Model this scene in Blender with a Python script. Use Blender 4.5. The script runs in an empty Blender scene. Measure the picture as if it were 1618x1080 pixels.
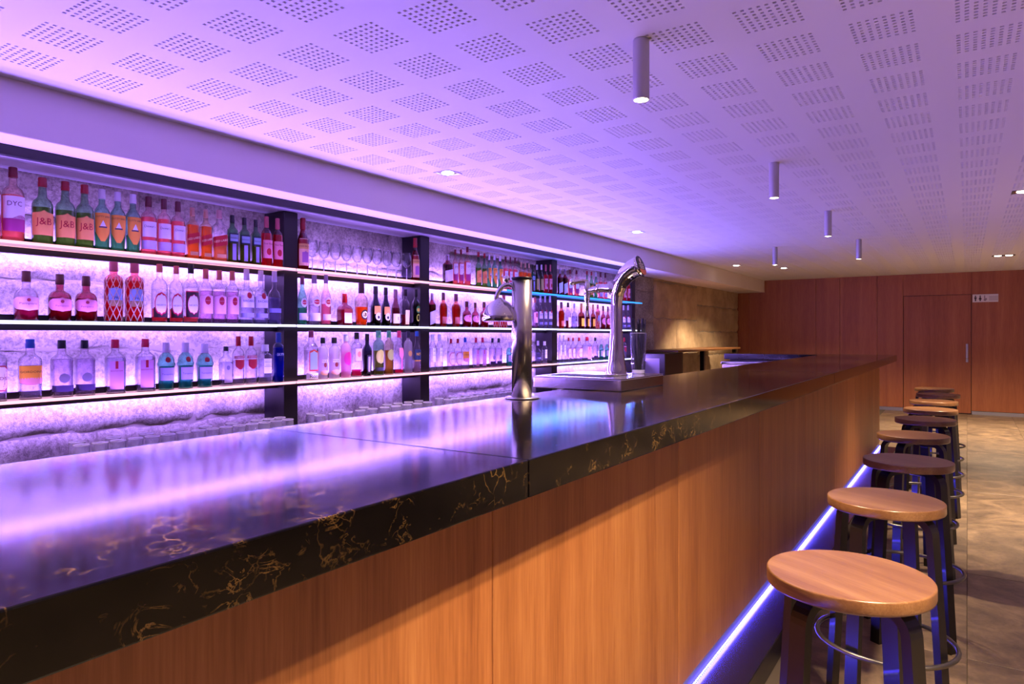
import bpy, bmesh, math, random
from mathutils import Vector, Matrix, noise
random.seed(7)
C = bpy.context.scene.collection
sc = bpy.context.scene
PI = math.pi

# ---------------------------------------------------------------- camera
F, CX, VX, HY = 1079.0, 809.0, 1528.0, 529.0      # focal length, image centre, vanishing point and horizon in 1618x1080 pixels
TH = math.atan((VX-CX)/F); ST, CT = math.sin(TH), math.cos(TH)
EYE = 1.32
cam = bpy.data.cameras.new('camera'); cam.sensor_width = 36; cam.lens = F/1618*36
cam.shift_y = (HY-540)/1618; cam.clip_start = .02
co = bpy.data.objects.new('camera', cam); C.objects.link(co)
co.location = (0, 0, EYE); co.rotation_euler = (PI/2, 0, TH)
sc.camera = co
# ---------------------------------------------------------------- world, view, lights
w = bpy.data.worlds.new('World'); sc.world = w; w.use_nodes = True
w.node_tree.nodes['Background'].inputs[0].default_value = (.02, .016, .022, 1)
w.node_tree.nodes['Background'].inputs[1].default_value = 1
vs = sc.view_settings
vs.view_transform = 'Standard'; vs.look = 'None'; vs.exposure = 0.5; vs.gamma = 1; vs.use_curve_mapping = False
sc.cycles.use_denoising = True
sc.cycles.max_bounces = 8; sc.cycles.diffuse_bounces = 4; sc.cycles.glossy_bounces = 4
sc.cycles.transparent_max_bounces = 24; sc.cycles.sample_clamp_indirect = 10

WARM = (1, .73, .47)
VIOLET = (.32, .18, 1)
E_WALL, E_EDGE, E_PEND, E_DOWN, E_FLOOR = 29.0, 12.5, 170.0, 105.0, 240.0
E_PLINTH = 36.0

def area_light(name, loc, rot, sx, sy, col, e, parent=None, spread=PI):
    l = bpy.data.lights.new(name, 'AREA'); l.shape = 'RECTANGLE'; l.size = sx; l.size_y = sy
    l.color = col; l.energy = e; l.spread = spread
    o = bpy.data.objects.new(name, l); C.objects.link(o); o.location = loc; o.rotation_euler = rot
    if parent: o.parent = parent
    return o
def spot_light(name, loc, col, e, size, blend, r=.02, parent=None, rot=(0, 0, 0)):
    l = bpy.data.lights.new(name, 'SPOT'); l.color = col; l.energy = e; l.spot_size = math.radians(size)
    l.spot_blend = blend; l.shadow_soft_size = r
    o = bpy.data.objects.new(name, l); C.objects.link(o); o.location = loc; o.rotation_euler = rot
    if parent: o.parent = parent
    return o

# ---------------------------------------------------------------- geometry of the place (metres)
CEIL = EYE+1.05
XW, XPOST, XGL, XSOF = -3.76, -3.55, -3.50, -3.26
YB = 13.7
XE, XI, XWD = -.644, -1.37, -.80        # counter front edge, counter back edge, wood face
ZT, ZTB = 1.10, 1.032
SHELF_Z = (1.73, 1.378, 1.0225)
POSTS = (-1.4, .66, 2.76, 4.04, 6.07, 8.08)     # near side of each post
PW = .105
def onplane(px, X):                     # y along the bar of pixel column px on the plane x = X, and its depth
    d = -X/((VX-px)*CT/F); return (d+X*ST)/CT, d
def onwall(px, Y):
    t = (VX-px)*CT/F; return -t*(Y*CT)/(1-ST*t)
def depth(x, y): return -x*ST+y*CT

# ---------------------------------------------------------------- materials
def lin(h):
    h = h.lstrip('#'); v = [int(h[i:i+2], 16)/255 for i in (0, 2, 4)]
    return tuple(c/12.92 if c <= .04045 else ((c+.055)/1.055)**2.4 for c in v)+(1,)
MATS = {}
def newmat(n):
    m = bpy.data.materials.new(n); m.use_nodes = True; nt = m.node_tree
    MATS[n] = m
    return m, nt, nt.nodes['Principled BSDF'], nt.nodes, nt.links
def plain(n, col, rough=.5, metal=0, coat=0, spec=None, bump=0, bscale=200):
    if n in MATS: return MATS[n]
    m, nt, b, N, L = newmat(n)
    col = lin(col) if isinstance(col, str) else tuple(col)+(1,)
    b.inputs['Base Color'].default_value = col[:4]; b.inputs['Roughness'].default_value = rough
    b.inputs['Metallic'].default_value = metal; b.inputs['Coat Weight'].default_value = coat
    if spec is not None: b.inputs['Specular IOR Level'].default_value = spec
    if bump:
        t = N.new('ShaderNodeTexNoise'); t.inputs['Scale'].default_value = bscale; t.inputs['Detail'].default_value = 4
        tc = N.new('ShaderNodeTexCoord'); L.new(tc.outputs['Object'], t.inputs['Vector'])
        bm = N.new('ShaderNodeBump'); bm.inputs['Strength'].default_value = bump; bm.inputs['Distance'].default_value = .002
        L.new(t.outputs['Fac'], bm.inputs['Height']); L.new(bm.outputs['Normal'], b.inputs['Normal'])
    return m
def emis(n, col, s):
    if n in MATS: return MATS[n]
    m, nt, b, N, L = newmat(n)
    b.inputs['Base Color'].default_value = (0, 0, 0, 1); b.inputs['Emission Color'].default_value = tuple(col)+(1,)
    b.inputs['Emission Strength'].default_value = s; b.inputs['Specular IOR Level'].default_value = 0
    return m
def glass(n, tint, frost=0.0, gloss=1.0, body=None):
    """thin clear or tinted glass: tinted transmission, fresnel reflection, optional scattering share"""
    if n in MATS: return MATS[n]
    m, nt, b, N, L = newmat(n); N.remove(b)
    tint = lin(tint) if isinstance(tint, str) else tuple(tint)+(1,)
    out = [x for x in N if x.type == 'OUTPUT_MATERIAL'][0]
    tr = N.new('ShaderNodeBsdfTransparent'); tr.inputs[0].default_value = tuple(c**.5 for c in tint)
    s = tr.outputs[0]
    if frost:
        bd = lin(body) if body else tint
        tl = N.new('ShaderNodeBsdfTranslucent'); tl.inputs[0].default_value = bd
        df = N.new('ShaderNodeBsdfDiffuse'); df.inputs[0].default_value = bd
        mx = N.new('ShaderNodeMixShader'); mx.inputs[0].default_value = .4
        L.new(tl.outputs[0], mx.inputs[1]); L.new(df.outputs[0], mx.inputs[2])
        m2 = N.new('ShaderNodeMixShader'); m2.inputs[0].default_value = frost
        L.new(s, m2.inputs[1]); L.new(mx.outputs[0], m2.inputs[2]); s = m2.outputs[0]
    gl = N.new('ShaderNodeBsdfGlossy'); gl.inputs['Roughness'].default_value = .04
    lw = N.new('ShaderNodeLayerWeight'); lw.inputs['Blend'].default_value = .5
    pw = N.new('ShaderNodeMath'); pw.operation = 'POWER'; pw.inputs[1].default_value = 2.4; L.new(lw.outputs['Facing'], pw.inputs[0])
    mp = N.new('ShaderNodeMath'); mp.operation = 'MULTIPLY_ADD'; mp.inputs[1].default_value = .8*gloss; mp.inputs[2].default_value = .035*gloss
    L.new(pw.outputs[0], mp.inputs[0])
    # the wall is seen edge-on towards the outline: a longer way through the glass absorbs more
    ab = N.new('ShaderNodeMix'); ab.data_type = 'RGBA'; ab.inputs[6].default_value = tuple(c**.5 for c in tint); ab.inputs[7].default_value = tuple(c*.32 for c in tint[:3])+(1,)
    p2 = N.new('ShaderNodeMath'); p2.operation = 'POWER'; p2.inputs[1].default_value = 2.0; L.new(lw.outputs['Facing'], p2.inputs[0])
    L.new(p2.outputs[0], ab.inputs[0]); L.new(ab.outputs[2], tr.inputs[0])
    m3 = N.new('ShaderNodeMixShader'); L.new(mp.outputs[0], m3.inputs[0])
    L.new(s, m3.inputs[1]); L.new(gl.outputs[0], m3.inputs[2]); L.new(m3.outputs[0], out.inputs['Surface'])
    return m
def coords(N, L, kind='Object', scale=(1, 1, 1)):
    tc = N.new('ShaderNodeTexCoord'); mp = N.new('ShaderNodeMapping'); mp.inputs['Scale'].default_value = scale
    L.new(tc.outputs[kind], mp.inputs[0]); return mp.outputs[0]
def ramp(N, L, fac, stops):
    r = N.new('ShaderNodeValToRGB'); e = r.color_ramp.elements
    while len(e) < len(stops): e.new(.5)
    for k, (p, c) in enumerate(stops):
        e[k].position = p; e[k].color = lin(c) if isinstance(c, str) else tuple(c)+(1,)
    L.new(fac, r.inputs[0]); return r.outputs[0]
def noise_tex(N, L, vec, scale, detail=4, rough=.5, dist=0):
    t = N.new('ShaderNodeTexNoise'); t.inputs['Scale'].default_value = scale; t.inputs['Detail'].default_value = detail
    t.inputs['Roughness'].default_value = rough; t.inputs['Distortion'].default_value = dist
    L.new(vec, t.inputs['Vector']); return t.outputs['Fac']
def bumped(N, L, b, h, strength, dist):
    bm = N.new('ShaderNodeBump'); bm.inputs['Strength'].default_value = strength; bm.inputs['Distance'].default_value = dist
    L.new(h, bm.inputs['Height']); L.new(bm.outputs['Normal'], b.inputs['Normal'])

def wood(n, dark, mid, light, rough, axis='Z', fine=1.0, coat=0.0):
    m, nt, b, N, L = newmat(n)
    s = {'Z': (1, 1, .045), 'Y': (1, .05, 1), 'X': (.06, 1, 1)}[axis]
    # object-space grain, shifted per object so that neighbouring boards differ
    tc = N.new('ShaderNodeTexCoord'); oi = N.new('ShaderNodeObjectInfo')
    add = N.new('ShaderNodeVectorMath'); add.operation = 'ADD'
    sca = N.new('ShaderNodeMath'); sca.operation = 'MULTIPLY'; sca.inputs[1].default_value = 37
    L.new(oi.outputs['Random'], sca.inputs[0]); L.new(tc.outputs['Object'], add.inputs[0]); L.new(sca.outputs[0], add.inputs[1])
    mp = N.new('ShaderNodeMapping'); mp.inputs['Scale'].default_value = s; L.new(add.outputs[0], mp.inputs[0]); v = mp.outputs[0]
    a = noise_tex(N, L, v, 9*fine, 5, .55, .6); f = noise_tex(N, L, v, 150*fine, 4, .6)
    mix = N.new('ShaderNodeMix'); mix.data_type = 'FLOAT'; mix.inputs[0].default_value = .45
    L.new(a, mix.inputs[2]); L.new(f, mix.inputs[3])
    col = ramp(N, L, mix.outputs[0], [(.30, dark), (.5, mid), (.70, light)])
    hs = N.new('ShaderNodeHueSaturation'); mr = N.new('ShaderNodeMapRange'); mr.inputs[3].default_value = .88; mr.inputs[4].default_value = 1.1
    L.new(oi.outputs['Random'], mr.inputs[0]); L.new(mr.outputs[0], hs.inputs['Value']); L.new(col, hs.inputs['Color'])
    L.new(hs.outputs[0], b.inputs['Base Color'])
    b.inputs['Roughness'].default_value = rough; b.inputs['Coat Weight'].default_value = coat; b.inputs['Coat Roughness'].default_value = .25
    bumped(N, L, b, f, .12, .001)
    return m
M_PANEL = wood('oak_panel', '8c5229', 'ae6e3c', 'c4864e', .42)
M_WALLWOOD = wood('wall_veneer', '8a4c2a', 'a45f35', 'b67242', .45)
M_SEAT = wood('seat_veneer', '5c3a22', '745030', '8c6844', .28, axis='X', fine=1.4, coat=.4)

def stone_mat():
    m, nt, b, N, L = newmat('rough_stone')
    v = coords(N, L)
    a = noise_tex(N, L, v, 3.2, 6, .6, .3); f = noise_tex(N, L, v, 48, 6, .75); g = noise_tex(N, L, v, 130, 3, .6)
    c1 = ramp(N, L, a, [(.3, '8d8276'), (.55, 'b3a896'), (.75, 'c9bfae')])
    c2 = ramp(N, L, f, [(.38, (.34, .32, .33)), (.58, (1, 1, 1))])
    mx = N.new('ShaderNodeMix'); mx.data_type = 'RGBA'; mx.blend_type = 'MULTIPLY'; mx.inputs[0].default_value = .8
    L.new(c1, mx.inputs[6]); L.new(c2, mx.inputs[7]); L.new(mx.outputs[2], b.inputs['Base Color'])
    b.inputs['Roughness'].default_value = .92
    ad = N.new('ShaderNodeMath'); ad.operation = 'MULTIPLY_ADD'; ad.inputs[1].default_value = .4
    L.new(g, ad.inputs[0]); L.new(f, ad.inputs[2])
    bumped(N, L, b, ad.outputs[0], .9, .012)
    return m
M_STONE = stone_mat()
def plaster_stone():
    m, nt, b, N, L = newmat('tooled_sandstone')
    v = coords(N, L)
    st = coords(N, L, scale=(1, 1, .12))
    a = noise_tex(N, L, v, 2.4, 6, .6, .4); f = noise_tex(N, L, v, 60, 5, .7); k = noise_tex(N, L, st, 26, 4, .6)
    col = ramp(N, L, a, [(.3, '8f7a60'), (.52, 'b39a78'), (.75, 'c8b08c')])
    L.new(col, b.inputs['Base Color']); b.inputs['Roughness'].default_value = .92
    ad = N.new('ShaderNodeMath'); ad.operation = 'MULTIPLY_ADD'; ad.inputs[1].default_value = .6
    L.new(k, ad.inputs[0]); L.new(f, ad.inputs[2]); bumped(N, L, b, ad.outputs[0], .7, .01)
    return m
M_SAND = plaster_stone()
M_MORTAR = plain('mortar', '8c8174', .95, bump=.5, bscale=60)
def marble():
    m, nt, b, N, L = newmat('black_veined_stone')
    v = coords(N, L)
    wv = N.new('ShaderNodeTexNoise'); wv.inputs['Scale'].default_value = 12; wv.inputs['Detail'].default_value = 5; L.new(v, wv.inputs['Vector'])
    ms = N.new('ShaderNodeVectorMath'); ms.operation = 'MULTIPLY_ADD'; ms.inputs[1].default_value = (.14, .14, .14)
    L.new(wv.outputs['Color'], ms.inputs[0]); L.new(v, ms.inputs[2])
    vo = N.new('ShaderNodeTexVoronoi'); vo.feature = 'DISTANCE_TO_EDGE'; vo.inputs['Scale'].default_value = 24
    L.new(ms.outputs[0], vo.inputs['Vector'])
    vein = ramp(N, L, vo.outputs['Distance'], [(0, (.6, .6, .6)), (.02, (.25, .25, .25)), (.05, (0, 0, 0))])
    mask = ramp(N, L, noise_tex(N, L, v, 5.5, 6, .65), [(.53, (0, 0, 0)), (.66, (1, 1, 1))])
    mu = N.new('ShaderNodeMix'); mu.data_type = 'RGBA'; mu.blend_type = 'MULTIPLY'; mu.inputs[0].default_value = 1
    L.new(vein, mu.inputs[6]); L.new(mask, mu.inputs[7])
    sv = coords(N, L, scale=(1.6, .8, 1.2))
    wisp = ramp(N, L, noise_tex(N, L, sv, 30, 6, .6, .9), [(.478, (0, 0, 0)), (.497, (1, 1, 1)), (.503, (1, 1, 1)), (.522, (0, 0, 0))])
    wm = ramp(N, L, noise_tex(N, L, v, 13, 4, .6), [(.55, (0, 0, 0)), (.69, (.8, .8, .8))])
    fm = N.new('ShaderNodeMix'); fm.data_type = 'RGBA'; fm.blend_type = 'MULTIPLY'; fm.inputs[0].default_value = 1
    L.new(wisp, fm.inputs[6]); L.new(wm, fm.inputs[7]); fl = fm.outputs[2]
    ad = N.new('ShaderNodeMix'); ad.data_type = 'RGBA'; ad.blend_type = 'ADD'; ad.inputs[0].default_value = .8
    L.new(mu.outputs[2], ad.inputs[6]); L.new(fl, ad.inputs[7])
    base = ramp(N, L, noise_tex(N, L, v, 14, 5), [(.35, '050404'), (.7, '0e0b0a')])
    mx = N.new('ShaderNodeMix'); mx.data_type = 'RGBA'; mx.inputs[7].default_value = lin('94713f')
    L.new(ad.outputs[2], mx.inputs[0]); L.new(base, mx.inputs[6]); L.new(mx.outputs[2], b.inputs['Base Color'])
    b.inputs['Roughness'].default_value = .10; b.inputs['Specular IOR Level'].default_value = .28
    return m
M_MARBLE = marble()
def slate():
    m, nt, b, N, L = newmat('slate_tile')
    tc = N.new('ShaderNodeTexCoord'); oi = N.new('ShaderNodeObjectInfo')
    sca = N.new('ShaderNodeMath'); sca.operation = 'MULTIPLY'; sca.inputs[1].default_value = 53; L.new(oi.outputs['Random'], sca.inputs[0])
    add = N.new('ShaderNodeVectorMath'); add.operation = 'ADD'; L.new(tc.outputs['Object'], add.inputs[0]); L.new(sca.outputs[0], add.inputs[1])
    v = add.outputs[0]
    a = noise_tex(N, L, v, 3.0, 8, .62, 1.4); f = noise_tex(N, L, v, 24, 6, .7, .8)
    mix = N.new('ShaderNodeMix'); mix.data_type = 'FLOAT'; mix.inputs[0].default_value = .3
    L.new(a, mix.inputs[2]); L.new(f, mix.inputs[3])
    col = ramp(N, L, mix.outputs[0], [(.34, '4a4038'), (.5, '6e5e4e'), (.64, '8c7861')])
    L.new(col, b.inputs['Base Color']); b.inputs['Roughness'].default_value = .42
    bumped(N, L, b, mix.outputs[0], .25, .01)
    return m
M_SLATE = slate()
M_CEIL = plain('white_ceiling_paint', (.80, .79, .78), .6)
M_SOFFIT = plain('white_soffit_paint', (.78, .70, .68), .6)
M_BACKING = plain('dark_acoustic_felt', (.035, .03, .035), .95)
M_FRAME = plain('dark_stained_frame', '17101a', .38, bump=.1, bscale=90)
M_TOPPANEL = plain('grey_lacquer', (.30, .28, .31), .5)
M_STEEL = plain('brushed_steel', (.62, .58, .52), .22, 1)
M_TRAY = plain('polished_steel_tray', (.66, .62, .57), .13, 1)
M_CHROME = plain('chrome', (.86, .85, .84), .04, 1)
M_BLACK = plain('black_lacquer', '0b0908', .35, coat=.1)
M_RING = plain('dark_steel_tube', (.16, .15, .14), .3, .9)
M_ALU = plain('anodised_aluminium', (.46, .45, .46), .38, .85)
M_GROUT = plain('floor_grout', '5c5146', .9)
M_WALLPAINT = plain('dark_wall_paint', (.36, .30, .25), .8)
M_STEP = plain('dark_stone_step', '1d1a1c', .22, bump=.1, bscale=40)
M_LAMP = emis('lamp_glow', (1, .86, .66), 14)
M_CLEAR = glass('clear_glass', (.95, .95, .98), gloss=.8)
M_RIM = glass('painted_glint_glass', (.93, .93, .97), frost=.7, gloss=.3, body='f6f4ff')  # whitish scatter in the colour stands in for bright glints on glass edges

# ---------------------------------------------------------------- mesh helpers
class MB:
    def __init__(self): self.v = []; self.f = []; self.sm = []
    def add(self, vs, fs, smooth=False):
        o = len(self.v); self.v += [tuple(p) for p in vs]
        for q in fs: self.f.append(tuple(i+o for i in q)); self.sm.append(smooth)
        return self
    def box(self, x0, x1, y0, y1, z0, z1):
        v = [(x, y, z) for z in (z0, z1) for y in (y0, y1) for x in (x0, x1)]
        return self.add(v, [(0, 2, 3, 1), (4, 5, 7, 6), (0, 1, 5, 4), (2, 6, 7, 3), (0, 4, 6, 2), (1, 3, 7, 5)])
    def bbox(self, x0, x1, y0, y1, z0, z1, r=.004, seg=2):
        bm = bmesh.new(); bmesh.ops.create_cube(bm, size=1)
        bmesh.ops.scale(bm, vec=(x1-x0, y1-y0, z1-z0), verts=bm.verts)
        bmesh.ops.bevel(bm, geom=bm.edges[:], offset=r, segments=seg, affect='EDGES', profile=.5)
        bmesh.ops.translate(bm, vec=((x0+x1)/2, (y0+y1)/2, (z0+z1)/2), verts=bm.verts)
        bm.verts.index_update()
        self.add([v.co for v in bm.verts], [[v.index for v in f.verts] for f in bm.faces]); bm.free(); return self
    def lathe(self, prof, n=20, c=(0, 0, 0), sx=1, sy=1, p=2.0, cap0=True, cap1=True, smooth=True):
        vs = []
        for r, z in prof:
            for k in range(n):
                a = 2*PI*k/n; ca, sa = math.cos(a), math.sin(a)
                if p != 2:
                    q = (abs(ca)**p+abs(sa)**p)**(-1/p); ca *= q; sa *= q
                vs.append((c[0]+r*ca*sx, c[1]+r*sa*sy, c[2]+z))
        fs = []
        for i in range(len(prof)-1):
            for k in range(n):
                k2 = (k+1) % n; fs.append((i*n+k, i*n+k2, (i+1)*n+k2, (i+1)*n+k))
        self.add(vs, fs, smooth); o = len(self.v)-len(vs)
        if cap0: self.f.append(tuple(o+k for k in reversed(range(n)))); self.sm.append(False)
        if cap1: self.f.append(tuple(o+(len(prof)-1)*n+k for k in range(n))); self.sm.append(False)
        return self
    def tube(self, pts, rad, n=10, closed=False, caps=True, flat=None, up=None):
        pts = [Vector(p) for p in pts]; m = len(pts)
        if not hasattr(rad, '__len__'): rad = [rad]*m
        tan = []
        for i in range(m):
            a = pts[(i-1) % m] if (closed or i) else pts[0]; b = pts[(i+1) % m] if (closed or i < m-1) else pts[-1]
            tan.append((b-a).normalized())
        nrm = Vector(up) if up else (Vector((0, 0, 1)) if abs(tan[0].z) < .9 else Vector((1, 0, 0)))
        vs = []
        for i in range(m):
            t = tan[i]; nrm = (nrm-t*nrm.dot(t)).normalized(); bi = t.cross(nrm)
            for k in range(n):
                a = 2*PI*k/n
                vs.append(pts[i]+nrm*math.cos(a)*rad[i]*(flat or 1)+bi*math.sin(a)*rad[i])
        fs = []
        for i in range(m if closed else m-1):
            j = (i+1) % m
            for k in range(n):
                k2 = (k+1) % n; fs.append((i*n+k, i*n+k2, j*n+k2, j*n+k))
        self.add(vs, fs, True); o = len(self.v)-len(vs)
        if caps and not closed:
            self.f.append(tuple(o+k for k in reversed(range(n)))); self.sm.append(False)
            self.f.append(tuple(o+(m-1)*n+k for k in range(n))); self.sm.append(False)
        return self
    def strip(self, pts, wdir, wid, thk):
        """rectangular bar (bent strip) along pts"""
        pts = [Vector(p) for p in pts]; wd = Vector(wdir).normalized(); m = len(pts); vs = []
        for i in range(m):
            t = (pts[min(i+1, m-1)]-pts[max(i-1, 0)]).normalized(); nn = t.cross(wd).normalized()
            for a, b in ((-1, -1), (1, -1), (1, 1), (-1, 1)): vs.append(pts[i]+wd*a*wid/2+nn*b*thk/2)
        fs = [(i*4+k, i*4+(k+1) % 4, i*4+4+(k+1) % 4, i*4+4+k) for i in range(m-1) for k in range(4)]
        fs += [(3, 2, 1, 0), tuple((m-1)*4+k for k in range(4))]
        return self.add(vs, fs)
    def mesh(self, name, mat):
        me = bpy.data.meshes.new(name); me.from_pydata(self.v, [], self.f)
        me.polygons.foreach_set('use_smooth', self.sm)
        bm = bmesh.new(); bm.from_mesh(me); bmesh.ops.recalc_face_normals(bm, faces=bm.faces); bm.to_mesh(me); bm.free()
        me.materials.append(mat); return me
    def build(self, name, mat, parent=None, loc=None):
        return link(name, self.mesh(name, mat), parent, loc)
def link(name, data, parent=None, loc=None):
    o = bpy.data.objects.new(name, data); C.objects.link(o)
    if parent: o.parent = parent
    if loc: o.location = loc
    return o
def tag(o, label, cat, group=None, kind=None):
    o['label'] = label; o['category'] = cat
    if group: o['group'] = group
    if kind: o['kind'] = kind
    return o
def thing(name, label, cat, loc=(0, 0, 0), rz=0, group=None):
    o = link(name, None, None, loc); o.rotation_euler = (0, 0, rz); return tag(o, label, cat, group)
def struct(o, label, cat='structure'):
    o['kind'] = 'structure'; o['label'] = label; o['category'] = cat; return o
ORD = ['first', 'second', 'third', 'fourth', 'fifth', 'sixth', 'seventh', 'eighth', 'ninth', 'tenth', 'eleventh', 'twelfth',
       'thirteenth', 'fourteenth', 'fifteenth', 'sixteenth', 'seventeenth', 'eighteenth']
NUM = ['zero', 'one', 'two', 'three', 'four', 'five', 'six', 'seven', 'eight', 'nine', 'ten', 'eleven', 'twelve', 'thirteen', 'fourteen', 'fifteen', 'sixteen', 'seventeen', 'eighteen']
TXT = {}
def text_raw(s):
    if s not in TXT:
        cu = bpy.data.curves.new('lettering', 'FONT'); cu.body = s; cu.align_x = 'CENTER'; cu.align_y = 'CENTER'; cu.resolution_u = 2; cu.size = 1
        o = bpy.data.objects.new('lettering', cu); C.objects.link(o)
        dg = bpy.context.evaluated_depsgraph_get(); dg.update()
        me = o.evaluated_get(dg).to_mesh()
        v = [(p.co.x, p.co.y) for p in me.vertices]; f = [tuple(q.vertices) for q in me.polygons]
        o.evaluated_get(dg).to_mesh_clear(); bpy.data.objects.remove(o); bpy.data.curves.remove(cu)
        x0 = min(p[0] for p in v); x1 = max(p[0] for p in v); y0 = min(p[1] for p in v); y1 = max(p[1] for p in v)
        TXT[s] = ([((x-(x0+x1)/2), (y-(y0+y1)/2)) for x, y in v], f, x1-x0, y1-y0)
    return TXT[s]

# ---------------------------------------------------------------- the setting
# floor: grout bed with slate tiles, each tile its own piece
fl = struct(MB().box(-3.9, 3.5, -2.4, YB+.1, -.06, -.004).build('floor', M_GROUT), 'brown slate tiled floor of the bar room', 'floor')
tile = MB().bbox(.0015, .5985, .0015, 1.1985, -.012, 0, .0012, 1).mesh('tile', M_SLATE)
for i in range(-1, 5):
    for j in range(-3, 9):
        y0 = 4.55+1.2*(j-1)
        if y0+1.2 > YB+.02:
            continue
        link('tile', tile, fl, (i*.6, y0, 0))
for i in range(-1, 5):
    yl = 4.55+1.2*7
    if yl < YB: MB().bbox(.0015, .5985, .0015, YB-yl, -.012, 0, .0012, 1).build('tile', M_SLATE, fl, (i*.6, yl, 0))
for j in range(-2, 9):
    y0 = 4.55+1.2*(j-1); 
    MB().bbox(.0015, .5985, .0015, min(1.1985, YB-y0), -.012, 0, .0012, 1).build('tile', M_SLATE, fl, (-1.2, y0, 0)) if y0 > 8 else None

# perforated ceiling: square holes in blocks of 8 x 8, really cut through, felt above
def ceiling():
    P, B, H, G = .303, .187, .012, .025
    x0, y0 = -.0315-P*10, 2.74-B-P*8
    nx, ny = 15, 44
    V = []; Fc = []
    def quad(xa, xb, ya, yb, z=CEIL):
        o = len(V); V.extend(((xa, ya, z), (xa, yb, z), (xb, yb, z), (xb, ya, z))); Fc.append((o, o+1, o+2, o+3))
    xs, ys, xe, ye = x0, y0, x0+nx*P, y0+ny*P
    quad(-3.9, xs, -2.4, YB+.1); quad(xe, 3.5, -2.4, YB+.1); quad(xs, xe, -2.4, ys); quad(xs, xe, ye, YB+.1)
    t = .0125
    for i in range(nx):
        X = x0+i*P
        quad(X+B, X+P, ys, ye)
        for j in range(ny):
            Y = y0+j*P
            quad(X, X+B, Y+B, Y+P)
            for r in range(8):
                yh = Y+r*G
                if r < 7: quad(X, X+B, yh+H, yh+G)
                for c in range(8):
                    xh = X+c*G
                    if c < 7: quad(xh+H, xh+G, yh, yh+H)
                    o = len(V); z = CEIL
                    V.extend(((xh, yh, z), (xh+H, yh, z), (xh+H, yh+H, z), (xh, yh+H, z), (xh, yh, z+t), (xh+H, yh, z+t), (xh+H, yh+H, z+t), (xh, yh+H, z+t)))
                    Fc.extend(((o, o+4, o+5, o+1), (o+1, o+5, o+6, o+2), (o+2, o+6, o+7, o+3), (o+3, o+7, o+4, o)))
    me = bpy.data.meshes.new('ceiling'); me.from_pydata(V, [], Fc); me.materials.append(M_CEIL)
    o = struct(link('ceiling', me), 'white perforated acoustic ceiling with square hole blocks', 'ceiling')
    MB().box(-3.9, 3.5, -2.4, YB+.1, CEIL+t, CEIL+.05).build('felt_backing', M_BACKING, o)
ceiling()
sof = MB().bbox(-3.9, XSOF, -2.4, YB, 2.141, CEIL+.01, .003, 1).build('trim_1', M_SOFFIT)
struct(sof, 'boxed white soffit running above the back shelves', 'soffit')

# stone wall behind the shelves
wl = struct(MB().box(-4.0, XW-.02, -2.4, YB+.1, 0, CEIL).build('wall_left', M_MORTAR), 'rough stone wall behind the back bar shelves', 'wall')
def stone(y0, y1, z0, z1, seed, mat, amp):
    st = .032
    ny = max(3, int((y1-y0)/st)); nz = max(3, int((z1-z0)/st)); vs = []
    g = .0025
    for j in range(nz+1):
        for i in range(ny+1):
            y = y0+g+(y1-y0-2*g)*i/ny; z = z0+g+(z1-z0-2*g)*j/nz
            e = min(min(i, ny-i)*(y1-y0)/ny, min(j, nz-j)*(z1-z0)/nz)
            n1 = noise.noise((y*2.6+seed, z*2.6, seed*.7)); n2 = noise.noise((y*13, z*13, seed)); n3 = noise.noise((y*31, z*31, seed*2))
            dx = amp*(.55*n1+.5*n2+.4*n3)-.009*max(0, 1-e/.02)**1.6
            if e == 0: dx -= .014
            y += .010*noise.noise((y*7, z*7, 3)); z += .012*noise.noise((y*6, z*6, 9))
            vs.append((XW+dx, y, z))
    fs = [(j*(ny+1)+i, j*(ny+1)+i+1, (j+1)*(ny+1)+i+1, (j+1)*(ny+1)+i) for j in range(nz) for i in range(ny)]
    return MB().add(vs, fs, True).build('stone', mat, wl)
rs = random.Random(21)
k = 0
ya = -2.4
while ya < YB-.01:
    yb = YB if YB-ya < 2.6 else ya+rs.uniform(1.5, 2.5)
    zc = [0]
    while zc[-1] < CEIL-.01:
        h = rs.uniform(.30, .55); zc.append(CEIL if CEIL-zc[-1]-h < .25 else zc[-1]+h)
    for a, b in zip(zc[:-1], zc[1:]):
        y = ya
        while y < yb-.01:
            far = ya > 7.0
            y1 = min(y+rs.uniform(.6, 1.4)*(1.5 if far else 1), yb)
            if yb-y1 < .3: y1 = yb
            stone(y, y1, a, b, k*1.37, M_SAND if far else M_STONE, .024 if not far else .018); k += 1
            y = y1
    ya = yb

# wood-panelled end wall with a sliding door
wb = struct(MB().box(-4.0, 3.5, YB+.03, YB+.15, 0, CEIL).build('wall_back', M_FRAME), 'end wall clad in orange brown wood veneer panels', 'wall')
edges = [-3.9]+[onwall(p, YB) for p in (1184, 1289, 1327, 1386, 1427)]
DX0, DX1 = onwall(1427, YB), onwall(1535, YB); DZ = EYE+(HY-468)*depth(DX0, YB)/F
for a, b in zip(edges[:-1], edges[1:]):
    MB().bbox(a+.0015, b-.0015, YB, YB+.03, .06, CEIL, .002, 1).build('panel', M_WALLWOOD, wb)
MB().bbox(DX0+.0015, DX1-.0015, YB, YB+.03, DZ+.006, CEIL, .002, 1).build('panel', M_WALLWOOD, wb)
xr = DX1
while xr < 3.5:
    x2 = min(xr+1.25, 3.5)
    MB().bbox(xr+.0015, x2-.0015, YB, YB+.03, .06, CEIL, .002, 1).build('panel', M_WALLWOOD, wb); xr = x2
dr = struct(MB().bbox(DX0+.006, DX1-.006, YB+.016, YB+.05, .012, DZ, .002, 1).build('door_1', M_WALLWOOD), 'flush wooden sliding door in the panelled wall', 'door')
hx = onwall(1528, YB); hd = MB()
hz = EYE+(HY-557)*depth(hx, YB)/F
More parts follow.
